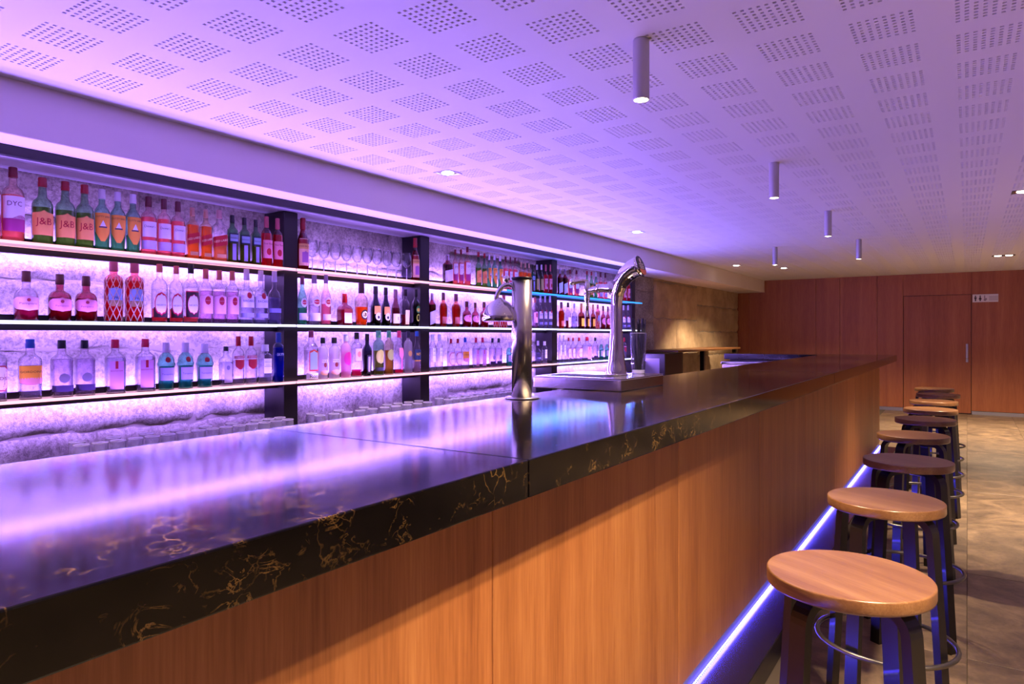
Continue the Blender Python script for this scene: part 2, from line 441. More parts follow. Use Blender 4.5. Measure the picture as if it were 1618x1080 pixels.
hd.bbox(hx-.018, hx+.018, YB+.004, YB+.018, hz-.16, hz+.15, .004, 1)
hd.build('door_handle', M_ALU, dr)['label'] = 'brushed metal pull plate on the sliding door'
MB().lathe([(.022, 0), (.022, .014)], 14, (hx, 0, 0)).build('lock', M_CHROME, dr, (0, YB-.004, hz-.1))
bbm = MB().bbox(edges[1], DX0-.003, YB-.008, YB+.03, .0, .055, .002, 1).bbox(DX1+.003, 3.5, YB-.008, YB+.03, 0, .055, .002, 1)
struct(bbm.build('baseboard_back', M_ALU), 'low metal skirting along the wood-panelled wall', 'skirting')
struct(MB().box(3.5, 3.6, -2.4, YB+.1, 0, CEIL).build('wall_right', M_WALLPAINT), 'dark painted side wall', 'wall')
struct(MB().box(-4, 3.6, -2.5, -2.4, 0, CEIL).build('wall_front', M_WALLPAINT), 'dark painted wall', 'wall')

# restroom sign
SX0, SX1 = onwall(1535.5, YB), onwall(1577.5, YB); sd = depth((SX0+SX1)/2, YB)
SZ1 = EYE+(HY-464.5)*sd/F; SZ0 = EYE+(HY-477)*sd/F
M_SIGN = plain('white_sign', (.72, .68, .68), .4); M_INK = plain('dark_ink', '3a2730', .5); M_GREY = plain('grey_ink', '8d7f88', .5)
sg = MB().bbox(SX0+.01, SX1, YB-.012, YB, SZ0, SZ1, .002, 1).build('restroom_sign', M_SIGN)
tag(sg, 'small white restroom sign with pictograms beside the sliding door', 'sign')
def picto(name, shapes, cx, mat):
    m = MB(); zc = (SZ0+SZ1)/2; s = (SZ1-SZ0)*.36
    for poly in shapes: 
        n = len(poly); m.add([(cx+px*s, YB-.0135, zc+pz*s) for px, pz in poly]+[(cx+px*s, YB-.012, zc+pz*s) for px, pz in poly],
              [tuple(range(n))]+[(i, (i+1) % n, (i+1) % n+n, i+n) for i in range(n)])
    m.build(name, mat, sg)
disc = lambda cx, cz, r: [(cx+r*math.cos(t*PI/6), cz+r*math.sin(t*PI/6)) for t in range(12)]
W_ = SX1-SX0
picto('man_pictogram', [disc(0, .72, .24), [(-.34, .42), (.34, .42), (.34, -.2), (.2, -.2), (.2, -1), (-.2, -1), (-.2, -.2), (-.34, -.2)]], SX0+W_*.14, M_INK)
picto('woman_pictogram', [disc(0, .72, .24), [(-.16, .42), (.16, .42), (.5, -.4), (.2, -.4), (.2, -1), (-.2, -1), (-.2, -.4), (-.5, -.4)]], SX0+W_*.32, M_INK)
picto('wheelchair_pictogram', [disc(-.1, .74, .2), [(-.25, .5), (.05, .5), (.05, 0), (.5, 0), (.6, -.6), (.4, -.6), (.3, -.2), (-.25, -.2)], disc(0, -.6, .4)], SX0+W_*.5, M_GREY)
for q in range(4): picto('printed_line', [[(-1.3, .66-q*.42), (1.3, .66-q*.42), (1.3, .5-q*.42), (-1.3, .5-q*.42)]], SX0+W_*.82, M_GREY)

# ---------------------------------------------------------------- bar counter
bar = thing('bar_counter', 'long bar front of orange brown wood panels with lit plinth', 'bar', (XWD, 0, 0))
Y0B, YEND = -2.2, 8.48
MB().box(-.50, -.03, Y0B, YEND-.03, 0, ZTB).build('carcass', M_FRAME, bar)
ys = [Y0B]+[1.13+1.0725*i for i in range(-2, 7)]+[YEND]
for a, b in zip(ys[:-1], ys[1:]):
    MB().bbox(-.028, 0, a+.001, b-.001, .14, ZTB, .0015, 1).build('panel', M_PANEL, bar, (0, 0, 0))
MB().bbox(-.55, -.0285, YEND-.028, YEND, .14, ZTB, .0015, 1).build('panel', M_PANEL, bar)
MB().bbox(-.03, .164, Y0B, YEND+.02, .0, .10, .003, 1).build('foot_step', M_STEP, bar)
MB().box(-.028, -.004, Y0B, YEND, .10, .1395).build('strip_recess', M_ALU, bar)
led = MB().box(-.004, .006, Y0B, YEND, .101, .109).build('led_strip', emis('plinth_led', (.10, .08, 1), 2.0), bar)
dm = MB(); y = Y0B+.01
while y < YEND:
    dm.box(.0062, .0072, y, y+.008, .1025, .1075); y += .0167
dm = dm.build('diodes', emis('plinth_diode', (.75, .7, 1), 14), led); dm['kind'] = 'stuff'
LBAR = YEND-Y0B
area_light('plinth_light', (.0085, (YEND+Y0B)/2, .114), (0, math.radians(-90+12), 0), .012, LBAR, (.07, .05, 1), E_PLINTH, bar)

top = thing('bar_worktop', 'black stone worktop with golden veins on the long bar', 'worktop', (0, 0, ZTB))
TH_ = ZT-ZTB
for a, b in ((-2.2, 1.02), (1.02, 4.36), (4.36, 7.70), (7.70, 8.626)):
    MB().bbox(XI, XE, a+.0008, b-.0008, 0, TH_, .0025, 2).build('slab', M_MARBLE, top)
MB().bbox(-2.41, XI-.0008, 8.18, 8.626, 0, TH_, .0025, 2).build('slab', M_MARBLE, top)
ret = thing('bar_return', 'dark panelled bar return under the far end of the worktop', 'bar', (0, 0, 0))
MB().bbox(-2.36, -1.38, 8.24, 8.48, .0, ZTB-.001, .002, 1).build('panel', M_FRAME, ret)
MB().bbox(-2.30, -1.45, 8.225, 8.24, .15, .94, .003, 1).build('inner_panel', plain('pale_inner_panel', (.5, .46, .48), .4), ret)
# steel under-counter unit behind the far corner
un = thing('glass_washer', 'stainless steel washer unit behind the far bar corner', 'appliance', (-1.86, 7.72, 0))
MB().bbox(-.38, .40, -.2, .2, .1, 1.0, .006).build('body', M_STEEL, un)
MB().bbox(-.39, .41, -.21, .21, 1.0, 1.03, .006).build('lid', M_CHROME, un)
MB().bbox(-.34, .36, -.212, -.2, .2, .72, .004).build('door', M_STEEL, un)
for sx in (-.3, .32):
    for sy in (-.15, .15): MB().lathe([(.02, 0), (.02, .1)], 10, (sx, sy, 0)).build('foot', M_BLACK, un)

# ---------------------------------------------------------------- back counter and far console
bc = thing('back_counter', 'low dark back counter under the bottle shelves', 'counter', (-3.48, 0, 0))
MB().box(-.24, .22, -2.2, 8.1, .0, .645).build('body', M_FRAME, bc)
MB().bbox(-.245, .25, -2.2, 8.12, .645, .68, .003).build('top', M_MARBLE, bc)
cab = thing('far_cabinet', 'dark wooden cabinet standing past the end of the shelves', 'cabinet', (-3.46, 8.62, 0))
MB().bbox(-.25, .26, -.31, .31, 0, 1.08, .004).build('body', plain('dark_walnut', '24120a', .45), cab)
MB().bbox(-.25, .19, -.316, -.31, .1, 1.02, .003).build('side_panel', plain('lilac_lit_panel', (.34, .28, .36), .5), cab)  # lilac of the shelf light on this side is put into its colour
con = thing('console_table', 'narrow high console table with black legs against bare stone wall', 'table', (-3.45, 10.2, 0))
MB().bbox(-.27, .25, -1.41, 1.6, 1.085, 1.115, .004).build('table_top', plain('console_oak', '6a4526', .4), con)
for yy in (-1.2, -.25, 1.4):
    MB().bbox(.17, .23, yy-.03, yy+.03, 0, 1.085, .003).build('leg', M_BLACK, con)

# ---------------------------------------------------------------- back bar shelving
sh = thing('back_bar_shelving', 'dark wood back bar shelving with glowing edge-lit glass shelves', 'shelving', (0, 0, .68))
S0 = -.68
for p in POSTS:
    MB().bbox(-3.745, XPOST, p, p+PW, .0, 2.094+S0, .002, 1).build('post', M_FRAME, sh)
MB().bbox(-3.465, -3.44, POSTS[0], POSTS[-1]+PW+.06, 2.094+S0, 2.141+S0, .002, 1).build('top_rail', M_FRAME, sh)
MB().box(-3.74, -3.465, POSTS[0], POSTS[-1]+PW, 2.098+S0, 2.141+S0).build('top_panel', M_TOPPANEL, sh)
EDGE = {'pink': (1, .40, .50), 'white': (.72, .70, 1), 'blue': (.03, .26, 1)}
M_EDGE = {k: emis('edge_'+k, v, {'pink': 1.5, 'white': 1.8, 'blue': 1.7}[k]) for k, v in EDGE.items()}
def plate_mat(k, col):
    m, nt, b, N, L = newmat('lit_glass_'+k); N.remove(b)
    out = [x for x in N if x.type == 'OUTPUT_MATERIAL'][0]
    tr = N.new('ShaderNodeBsdfTransparent'); tr.inputs[0].default_value = (.86, .84, .92, 1)
    tl = N.new('ShaderNodeBsdfTranslucent'); tl.inputs[0].default_value = (.8, .75, .85, 1)
    gl = N.new('ShaderNodeBsdfGlossy'); gl.inputs['Roughness'].default_value = .08
    em = N.new('ShaderNodeEmission'); em.inputs[0].default_value = tuple(col)+(1,); em.inputs[1].default_value = .32
    m1 = N.new('ShaderNodeMixShader'); m1.inputs[0].default_value = .45; L.new(tr.outputs[0], m1.inputs[1]); L.new(tl.outputs[0], m1.inputs[2])
    m2 = N.new('ShaderNodeMixShader'); m2.inputs[0].default_value = .12; L.new(m1.outputs[0], m2.inputs[1]); L.new(gl.outputs[0], m2.inputs[2])
    ad = N.new('ShaderNodeAddShader'); L.new(m2.outputs[0], ad.inputs[0]); L.new(em.outputs[0], ad.inputs[1]); L.new(ad.outputs[0], out.inputs['Surface'])
    return m
M_PLATE = {k: plate_mat(k, {'pink': (.85, .42, .62), 'white': (.35, .28, 1), 'blue': (.04, .2, .9)}[k]) for k in EDGE}
# lit colour of each shelf: top, middle, bottom per bay; the third bay's top shelf changes to blue at its last third
GT = .012
for bi in range(5):
    ya = POSTS[bi]+PW/2+.004; yb = POSTS[bi+1]+PW/2-.004
    if bi == 4: yb = POSTS[5]+PW+.10
    for si, zs in enumerate(SHELF_Z):
        z = zs+S0
        MB().box(-3.655, -3.622, POSTS[bi]+PW, POSTS[bi+1], z-.036, z+.036).build('back_rail', M_FRAME, sh)
        segs = [(ya, yb, ('pink', 'white', 'pink')[si])]
        if si == 0 and bi == 4: segs = [(ya, yb, 'blue')]
        if si == 0 and bi == 3: segs = [(ya, 5.16, 'pink'), (5.164, yb, 'blue')]
        if si == 2 and bi == 4: segs = [(ya, yb, 'white')]
        for (a, b, c) in segs:
            gp = MB().bbox(-3.621, XGL, a, b, z-GT/2, z+GT/2, .001, 1).build('glass_shelf', M_PLATE[c], sh)
            MB().box(XGL+.0002, XGL+.0022, a, b, z-GT/2-.001, z+GT/2+.001).build('lit_front_edge', M_EDGE[c], gp)
            MB().box(-3.6205, -3.617, max(a, POSTS[bi]+PW), min(b, POSTS[bi+1]), z-GT/2-.0015, z-GT/2-.0002).build('lit_rear_edge', M_EDGE[c], gp)
            L_ = b-a
            lc = {'pink': (.33, .18, 1), 'white': (.29, .17, 1), 'blue': (.10, .22, 1)}[c]
            area_light('edge_light', (XGL+.008, (a+b)/2, z), (0, -PI/2-math.radians(38), 0), .014, L_, lc, E_EDGE*(.55, 1.4, 1.3)[si]*L_/2, sh)
        # strip behind the rail, washing the stone
        L_ = POSTS[bi+1]-POSTS[bi]-PW; yc = (POSTS[bi+1]+POSTS[bi]+PW)/2
        e = (1.0, .42, 1.0)[si]
        area_light('wall_light', (-3.658, yc, z), (0, PI/2, 0), .05, L_, VIOLET, E_WALL*e*L_/2, sh)

# ---------------------------------------------------------------- bottles
WH = [(.9, 0), (1, .015), (1, .56), (.97, .60), (.82, .655), (.55, .69), (.44, .72), (.40, .78), (.34, .95)]
RD = [(.92, 0), (1, .015), (1, .60), (.95, .65), (.80, .70), (.56, .735), (.40, .755), (.36, .78), (.34, .95)]
SQ = [(.96, 0), (1, .01), (1, .64), (.93, .68), (.66, .72), (.42, .755), (.38, .80), (.36, .95)]
TQ = [(.84, 0), (.86, .02), (.90, .44), (.92, .50), (1, .53), (1, .565), (.92, .58), (.88, .64), (.72, .72), (.48, .77), (.36, .79), (.33, .95)]
WN = [(.92, 0), (1, .015), (1, .50), (.95, .56), (.80, .62), (.56, .69), (.42, .75), (.38, .82), (.36, .96)]
CH = [(.94, 0), (1, .015), (1, .42), (.95, .49), (.76, .57), (.52, .66), (.42, .75), (.38, .85), (.36, .96)]
SQT = [(.95, 0), (1, .015), (1, .46), (.96, .53), (.80, .60), (.55, .64), (.38, .66), (.34, .70), (.34, .93)]
VD = [(.94, 0), (1, .015), (1, .66), (.94, .72), (.74, .765), (.50, .785), (.42, .80), (.42, .93)]
TP = [(.80, 0), (.84, .015), (1, .50), (.98, .60), (.84, .66), (.58, .71), (.40, .75), (.36, .93)]
PROF = dict(WH=WH, RD=RD, SQ=SQ, TQ=TQ, WN=WN, CH=CH, SQT=SQT, VD=VD, TP=TP)
# label: z0, z1, half angle, outline, colour, text, text colour, text height on the bottle, text width share
def LB(z0, z1, a, shape, col, text=None, tc='401830', tz=None, tw=.8, off=1): return (z0, z1, a, shape, col, text, tc, tz, tw, off)
TYPES = {
 'dyc': dict(n='whisky_bottle', d='pink lit whisky bottle with white label', P='RD', g='ffd9d2', l='ff8f86', f=.62, cap='7a1022', cz=.86, L=[LB(.30, .60, 1.15, 'rect', 'e8dfe8', 'DYC', '6a2c66', .50, .55), LB(.13, .32, 1.15, 'wave', 'a8327e')]),
 'jb': dict(n='whisky_bottle', d='green whisky bottle with orange label', P='WH', g='86c492', l='a8b850', f=.55, cap='a01020', cz=.86, L=[LB(.13, .50, 1.25, 'arch', 'f2a45c', 'J&B', 'b5122a', .32, .62)]),
 'cutty': dict(n='whisky_bottle', d='pale green whisky bottle with orange ship label', P='TP', g='86cdb0', l='8fd09a', f=.30, cap='d9d4e6', cz=.84, L=[LB(.14, .60, 1.05, 'shield', 'f0a03c', 'CUTTY SARK', '4a2410', .54, .85), LB(.385, .48, .34, 'tri', 'dfe2f4', off=2), LB(.36, .38, .5, 'rect', '3a3458', off=2)]),
 'dew': dict(n='whisky_bottle', d='rosy whisky bottle with white script label', P='RD', g='ffd8dc', l='ff8c92', f=.64, cap='5e1228', cz=.82, L=[LB(.30, .56, 1.0, 'rect', 'e6dcf0', "Dewar's", '6a3566', .48, .7), LB(.09, .24, 1.15, 'rect', 'b9aadf')]),
 'red': dict(n='whisky_bottle', d='square amber whisky bottle with slanted red label', P='SQ', sq=5, g='ffdcb8', l='ff9440', f=.66, cap='c79a86', cz=.84, L=[LB(.30, .50, 1.3, 'slant', 'b51a2c', 'RED LABEL', 'f2d8b0', .40, .75), LB(.07, .14, .6, 'rect', 'd8a078')]),
 'redlow': dict(n='whisky_bottle', d='half empty square whisky bottle with slanted red label', P='SQ', sq=5, g='f6ecf4', l='ff9a58', f=.38, cap='c79a96', cz=.84, L=[LB(.30, .50, 1.3, 'slant', 'b51a2c', 'RED LABEL', 'f2d8b0', .40, .75), LB(.07, .14, .6, 'rect', 'd8a078')]),
 'bal': dict(n='whisky_bottle', d='square green whisky bottle with black framed label', P='SQ', sq=4, g='4f9a60', l='d99a34', f=.55, cap='10141c', cz=.84, L=[LB(.42, .62, .95, 'rect', '1c2a3c', None), LB(.45, .59, .7, 'rect', '8fa8c8', "Ballantine's", '1a2030', .52, .9, 2), LB(.06, .40, .35, 'rect', '9c94c4')]),
 'rose': dict(n='bourbon_bottle', d='red bourbon bottle with pink rose label', P='RD', g='ffb4b4', l='e01a36', f=.66, cap='c05a6c', cz=.78, L=[LB(.16, .52, 1.1, 'rect', 'e68aa0', 'Four Roses', '8a1230', .45, .8), LB(.22, .36, .45, 'oval', 'b8122e', off=2)]),
 'wax': dict(n='liqueur_bottle', d='brown liqueur bottle with cream label and red cap', P='WN', g='b02030', l='b0182c', f=.7, cap='98141e', cz=.78, L=[LB(.08, .60, 1.15, 'rect', 'e6ae96', None), LB(.40, .50, 1.15, 'rect', 'd6a05c', 'MARIE BRIZARD', '7a1a20', .45, .9, 2), LB(.14, .36, .6, 'arch', '9c5f98', off=2)]),
 'pamlow': dict(n='rum_bottle', d='nearly empty round rum bottle with pale label', P='SQT', g='f1e9f8', l='c01c4c', f=.28, cap='5a2c26', cz=.78, L=[LB(.20, .50, 1.5, 'blob', 'f4bccc', 'Pampero', 'a83058', .34, .5), LB(.38, .45, .16, 'oval', 'c0304c', off=2)]),
 'pam': dict(n='rum_bottle', d='dark red rum bottle with pink blob label', P='SQT', g='c64a66', l='a40c38', f=.5, cap='5a2c26', cz=.78, L=[LB(.20, .50, 1.25, 'blob', 'f29cb4', 'Pampero', 'a83058', .32, .45), LB(.38, .45, .16, 'oval', 'b0304c', off=2)]),
 'apr': dict(n='liqueur_bottle', d='red liqueur bottle in golden wire net', P='VD', g='ff7a80', l='e4142c', f=.70, cap='b85a6a', cz=.84, net=1, L=[LB(.30, .58, .85, 'arch', '8fa4d4', 'APRIL', '1c2450', .40, .6), LB(.26, .36, .8, 'rect', '9c7a50', off=2)]),
 'neg': dict(n='rum_bottle', d='clear rum bottle with red ringed oval label', P='RD', g='f6f0fa', l='ff5a5c', f=.24, cap='c46a62', cz=.86, L=[LB(.09, .26, 1.0, 'rect', '2c1420'), LB(.12, .52, .86, 'oval', 'c01a38', off=2), LB(.15, .49, .74, 'oval', 'e6def2', 'NEGRITA', '3a1430', .30, .8, 3)]),
 'neg2': dict(n='rum_bottle', d='clear rum bottle with black square label and oval', P='RD', g='f6f0fa', l='ff7a70', f=.12, cap='101014', cz=.84, L=[LB(.08, .54, 1.1, 'rect', 'c01a38'), LB(.10, .52, 1.02, 'rect', '2a1620', off=2), LB(.14, .49, .82, 'oval', 'c01a38', off=3), LB(.155, .475, .74, 'oval', 'e6def2', 'NEGRITA', '3a1430', .30, .8, 4)]),
 'hav': dict(n='rum_bottle', d='pale rum bottle with pink label and red disc', P='RD', g='f2e6f8', l='e8b4dc', f=.6, cap='c46a62', cz=.82, L=[LB(.18, .54, 1.2, 'arch', 'f0b6d2'), LB(.34, .50, .42, 'oval', 'b8203c', 'Havana Club', 'f6d8e4', .42, .8, 2)]),
 'bac': dict(n='rum_bottle', d='clear rum bottle with white label and red dot', P='SQT', g='eceafa', l='dcd8f4', f=.5, cap='c8bcd8', cz=.80, L=[LB(.30, .52, 1.2, 'rect', 'e2daf4', 'BACARDI', '2c2450', .42, .72), LB(.46, .58, .36, 'oval', 'b8203c', off=2), LB(.12, .20, 1.2, 'rect', '8c88b8')]),
 'clr': dict(n='rum_bottle', d='plain clear bottle turned away from the bar', P='SQT', g='e6e2f8', l='ccc6f0', f=.5, cap='b8b0d4', cz=.80, L=[LB(.22, .30, 1.2, 'rect', '7c78a8')]),
 'ons': dict(n='gin_bottle', d='clear gin bottle with red hexagon label', P='SQ', sq=5, g='f2ecfa', l='eadcf4', f=.6, cap='b02038', cz=.86, L=[LB(.16, .56, 1.2, 'hexa', 'b0304c'), LB(.18, .54, 1.1, 'hexa', 'ecd4e0', 'LARIOS', '8a1a34', .36, .7, 2)]),
 'gor': dict(n='gin_bottle', d='clear gin bottle with orange label and blue cap', P='SQ', sq=4, g='f2ecfa', l='e6ddf6', f=.56, cap='1450b4', cz=.85, L=[LB(.34, .56, 1.25, 'rect', 'f0a030', "GORDON'S", '4a2410', .46, .75), LB(.24, .36, 1.1, 'shield', 'e08a9c')]),
 'pur': dict(n='gin_bottle', d='clear gin bottle with dark band', P='SQ', sq=5, g='f0e6fa', l='eadcf6', f=.66, cap='1c2038', cz=.85, L=[LB(.10, .21, 1.35, 'rect', '3a2458'), LB(.25, .42, .5, 'oval', '8a7c98', off=1)]),
 'bee': dict(n='gin_bottle', d='square gin bottle with pink label', P='SQ', sq=7, g='eeeafa', l='e4dcf6', f=.66, cap='d01c50', cz=.84, L=[LB(.08, .60, .62, 'rect', 'dc9cd0', 'BEEFEATER', 'b01c48', .42, .9), LB(.46, .60, .14, 'rect', 'b8183c', off=2)]),
 'tan': dict(n='gin_bottle', d='green gin bottle with round red seal', P='TQ', g='72c8b8', l='62b8b4', f=.5, cap='cfc6e6', cz=.79, L=[LB(.20, .47, 1.0, 'rect', 'b0a4d0', 'Tanqueray', '3c2c60', .33, .75), LB(.58, .70, .34, 'oval', 'a81430')]),
 'bom': dict(n='gin_bottle', d='narrow clear gin bottle with lilac label', P='SQ', sq=6, g='eceafa', l='dcd4f4', f=.6, cap='20243c', cz=.88, L=[LB(.08, .62, .6, 'arch', 'cbbce4'), LB(.40, .52, .3, 'oval', '8c7ca8', off=2)]),
 'smi': dict(n='vodka_bottle', d='clear vodka bottle with red shield label', P='RD', g='f6f0fc', l='efe6fa', f=.5, cap='b01834', cz=.80, L=[LB(.32, .52, .8, 'shield', 'b01c34'), LB(.54, .60, 1.0, 'rect', 'c05a78', 'SMIRNOFF', 'f6e0ea', .57, .8)]),
 'abs': dict(n='vodka_bottle', d='round-shouldered clear vodka bottle with blue lettering', P='VD', g='f0eefc', l='eae6fa', f=.62, cap='d8d4ec', cz=.82, L=[LB(.26, .64, .55, 'rect', 'f0ecfa', 'ABSOLUT', '20307c', .55, .85), LB(.43, .44, .5, 'rect', '7c84b8', 'VODKA', '20307c', .47, .7, 2)]),
 'sky': dict(n='vodka_bottle', d='cobalt blue vodka bottle with silver lettering', P='VD', g='1c58d8', l='1848c8', f=.7, cap='1c3c90', cz=.80, L=[LB(.55, .56, .9, 'rect', '2c5cc0', 'SKYY', 'c8d4f4', .56, .7)]),
 'marg': dict(n='vermouth_bottle', d='green vermouth bottle with round red and white label', P='WN', g='8cd4b8', l='7cc8a4', f=.35, cap='7a3a5c', cz=.83, L=[LB(.36, .56, .75, 'oval', 'c8d4d8'), LB(.41, .51, .55, 'oval', 'c01c38', 'MARTINI', 'f4f0f4', .46, .9, 2), LB(.10, .24, 1.2, 'rect', 'cfc8dc')]),
 'marc': dict(n='vermouth_bottle', d='clear vermouth bottle with round red and white label', P='WN', g='f4f0fc', l='f0e8fa', f=.4, cap='8c74a0', cz=.83, L=[LB(.36, .56, .75, 'oval', 'dcd4e4'), LB(.41, .51, .55, 'oval', 'c01c38', 'MARTINI', 'f4f0f4', .46, .9, 2), LB(.08, .24, 1.2, 'rect', 'd4c8e8')]),
 'marp': dict(n='vermouth_bottle', d='rose vermouth bottle with round red and white label', P='WN', g='fcd8e4', l='ff9cb0', f=.42, cap='8c74a0', cz=.83, L=[LB(.36, .56, .75, 'oval', 'e4ccd8'), LB(.41, .51, .55, 'oval', 'c01c38', 'MARTINI', 'f4f0f4', .46, .9, 2), LB(.10, .22, 1.2, 'rect', 'e8c8dc')]),
 'coin': dict(n='liqueur_bottle', d='square red liqueur bottle with thin neck', P='SQT', sq=6, g='d45a78', l='b8204c', f=.5, cap='d01c30', cz=.72, L=[LB(.08, .50, .6, 'rect', 'e8d4d8'), LB(.40, .52, .62, 'rect', '8c2444', off=2)]),
 'l43': dict(n='liqueur_bottle', d='orange liqueur bottle with black ring label', P='TP', g='fcdccc', l='ff6a1c', f=.44, cap='3a2030', cz=.76, L=[LB(.14, .38, .7, 'oval', '2c1420', '43', 'f4d49c', .26, .6), LB(.18, .34, .5, 'ring', 'e8dce8', off=2)]),
 'bai': dict(n='cream_liqueur_bottle', d='black cream liqueur bottle with pale oval label', P='CH', g='241a34', l='1a1020', f=.4, cap='2c2034', cz=.80, L=[LB(.30, .50, .8, 'rect', 'd88c68'), LB(.14, .34, .6, 'oval', 'c8c0d8', off=2), LB(.18, .26, .25, 'oval', '20142c', off=3)]),
 'wine': dict(n='wine_bottle', d='dusky rose wine bottle with white label', P='CH', g='a85a6c', l='a04860', f=.5, cap='8c6478', cz=.76, L=[LB(.08, .34, 1.2, 'rect', 'e8d8e4'), LB(.16, .26, .12, 'rect', '8c6c84', off=2)]),
 'amb': dict(n='liqueur_bottle', d='clear bottle of dark amber liqueur with cream label', P='TP', g='f2e4f4', l='8c1c30', f=.32, cap='20141c', cz=.82, L=[LB(.06, .44, .6, 'rect', 'f4cfa8')]),
 'blk': dict(n='liqueur_bottle', d='black bottle with green and gold emblem', P='TP', g='101814', l='0c100c', f=.4, cap='0e1210', cz=.80, L=[LB(.36, .56, .6, 'oval', '2c7a3c'), LB(.40, .50, .45, 'oval', 'c8a830', off=2), LB(.14, .34, .5, 'ring', 'a8b43c')]),
 'bru': dict(n='cachaca_bottle', d='clear bottle with orange framed label and woven band', P='SQ', sq=4, g='f6f0fc', l='f2eafa', f=.6, cap='8c3a5c', cz=.86, L=[LB(.18, .62, .75, 'arch', 'c83a44'), LB(.21, .59, .62, 'arch', '9cacdc', off=2), LB(.02, .14, 1.3, 'rect', 'e6dcf0', 'Ron', '2c2038', .08, .5)]),
 'mal': dict(n='liqueur_bottle', d='frosted white rum liqueur bottle with sunset label', P='VD', g='eee4f6', l='f0dcec', f=.6, cap='20202c', cz=.86, frost=.55, L=[LB(.40, .47, .7, 'rect', 'e6dcf0', 'MALIBU', '3c2438', .435, .9), LB(.28, .40, .32, 'oval', '8c2c38'), LB(.09, .22, .9, 'blob', 'f4b4a4')]),
 'pnk': dict(n='liqueur_bottle', d='frosted pink liqueur bottle with magenta disc', P='VD', g='fcd0ec', l='f8a8dc', f=.6, cap='d0c8ec', cz=.84, frost=.45, L=[LB(.28, .60, .95, 'oval', 'd02c9c')]),
 'cpk': dict(n='gin_bottle', d='clear gin bottle holding a little pink gin', P='VD', g='f4ecfc', l='f02c78', f=.16, cap='18181c', cz=.85, L=[LB(.36, .64, .8, 'rect', 'e8d0e4'), LB(.44, .58, .4, 'oval', 'e88ca0', off=2)]),
 'jag': dict(n='liqueur_bottle', d='dark herbal liqueur bottle with vertical lettering', P='TP', g='1c1630', l='140c20', f=.5, cap='181420', cz=.84, L=[LB(.06, .50, .55, 'rect', '2c2440'), LB(.10, .46, .25, 'rect', 'b4a8c8', off=2)]),
 'gry': dict(n='liqueur_bottle', d='tall green bottle with round fruit label', P='VD', g='8cc0a8', l='b89440', f=.55, cap='5c9c8c', cz=.84, L=[LB(.26, .58, .9, 'oval', 'c8c07c'), LB(.10, .18, 1.0, 'rect', '343044')]),
 'olv': dict(n='liqueur_bottle', d='straw coloured bottle with leafy round label', P='VD', g='dcd0b0', l='c89048', f=.55, cap='5c9c8c', cz=.84, L=[LB(.32, .58, .95, 'oval', 'a8a878')]),
 'spo': dict(n='gin_bottle', d='clear bottle with pink emblem and pink cap', P='WN', g='f4ecfc', l='f02c78', f=.10, cap='e03c78', cz=.84, L=[LB(.34, .60, .6, 'shield', 'e87cbc'), LB(.10, .34, .2, 'rect', 'd868b0')]),
 'met': dict(n='vodka_bottle', d='silvery grey vodka bottle with copper seal', P='VD', g='c8bcd8', l='a89cc0', f=.5, cap='28243c', cz=.84, frost=.35, L=[LB(.40, .54, .5, 'oval', 'b4845c')]),
 'not': dict(n='gin_bottle', d='clear bottle with dark blue label and blue cap', P='WN', g='e8e0f4', l='c8a4c4', f=.3, cap='2c60c0', cz=.88, L=[LB(.30, .56, 1.2, 'rect', '142458', 'NOT', 'f4c040', .45, .6), LB(.28, .31, 1.2, 'rect', 'd89c40')]),
 'drk': dict(n='whisky_bottle', d='dark red bottle with slanted white label', P='SQ', sq=5, g='a8304c', l='701428', f=.66, cap='b8a4bc', cz=.80, L=[LB(.10, .48, 1.2, 'slant', 'e4d8ec')]),
 'ven': dict(n='rum_bottle', d='tall amber rum bottle', P='TP', g='f08a70', l='c43a20', f=.68, cap='7a4a5c', cz=.78, L=[LB(.10, .30, .8, 'rect', 'c06858')]),
 'grn': dict(n='liqueur_bottle', d='olive green bottle with tan label', P='WN', g='7c9c50', l='a08c30', f=.5, cap='c8b8c8', cz=.82, L=[LB(.12, .50, .9, 'rect', 'c0a060')]),
 'amy': dict(n='brandy_bottle', d='dark brandy bottle with golden yellow label', P='SQT', g='c05040', l='7c1c14', f=.5, cap='c89050', cz=.80, L=[LB(.12, .42, .8, 'rect', 'f0b440')]),
}
BCACHE = {}
def half_angle(shape, t, a, zt):
    if shape == 'oval' or shape == 'ring': return a*math.sqrt(max(0, 1-(2*t-1)**2))
    if shape == 'tri': return a*(1-t)
    if shape == 'hexa': return a*min(1, .55+1.8*min(t, 1-t))
    if shape == 'shield': return a*min(1, .25+2.2*t)
    if shape == 'blob': return a*(max(0, 1-(2*t-1)**4))**.5*(1-.12*math.cos(2*PI*t))
    if shape == 'arch': return a if t < .86 else a*math.sqrt(max(0, 1-((t-.86)/.14)**2))
    return a
def prof_r(P, z):
    for (r0, z0), (r1, z1) in zip(P[:-1], P[1:]):
        if z0 <= z <= z1: return r0+(r1-r0)*(z-z0)/max(1e-6, z1-z0)
    return P[-1][0]
def ringpt(a, r, sq):
    ca, sa = math.cos(a), math.sin(a)
    if sq: q = (abs(ca)**sq+abs(sa)**sq)**(-1/sq); ca *= q; sa *= q
    return ca*r, sa*r
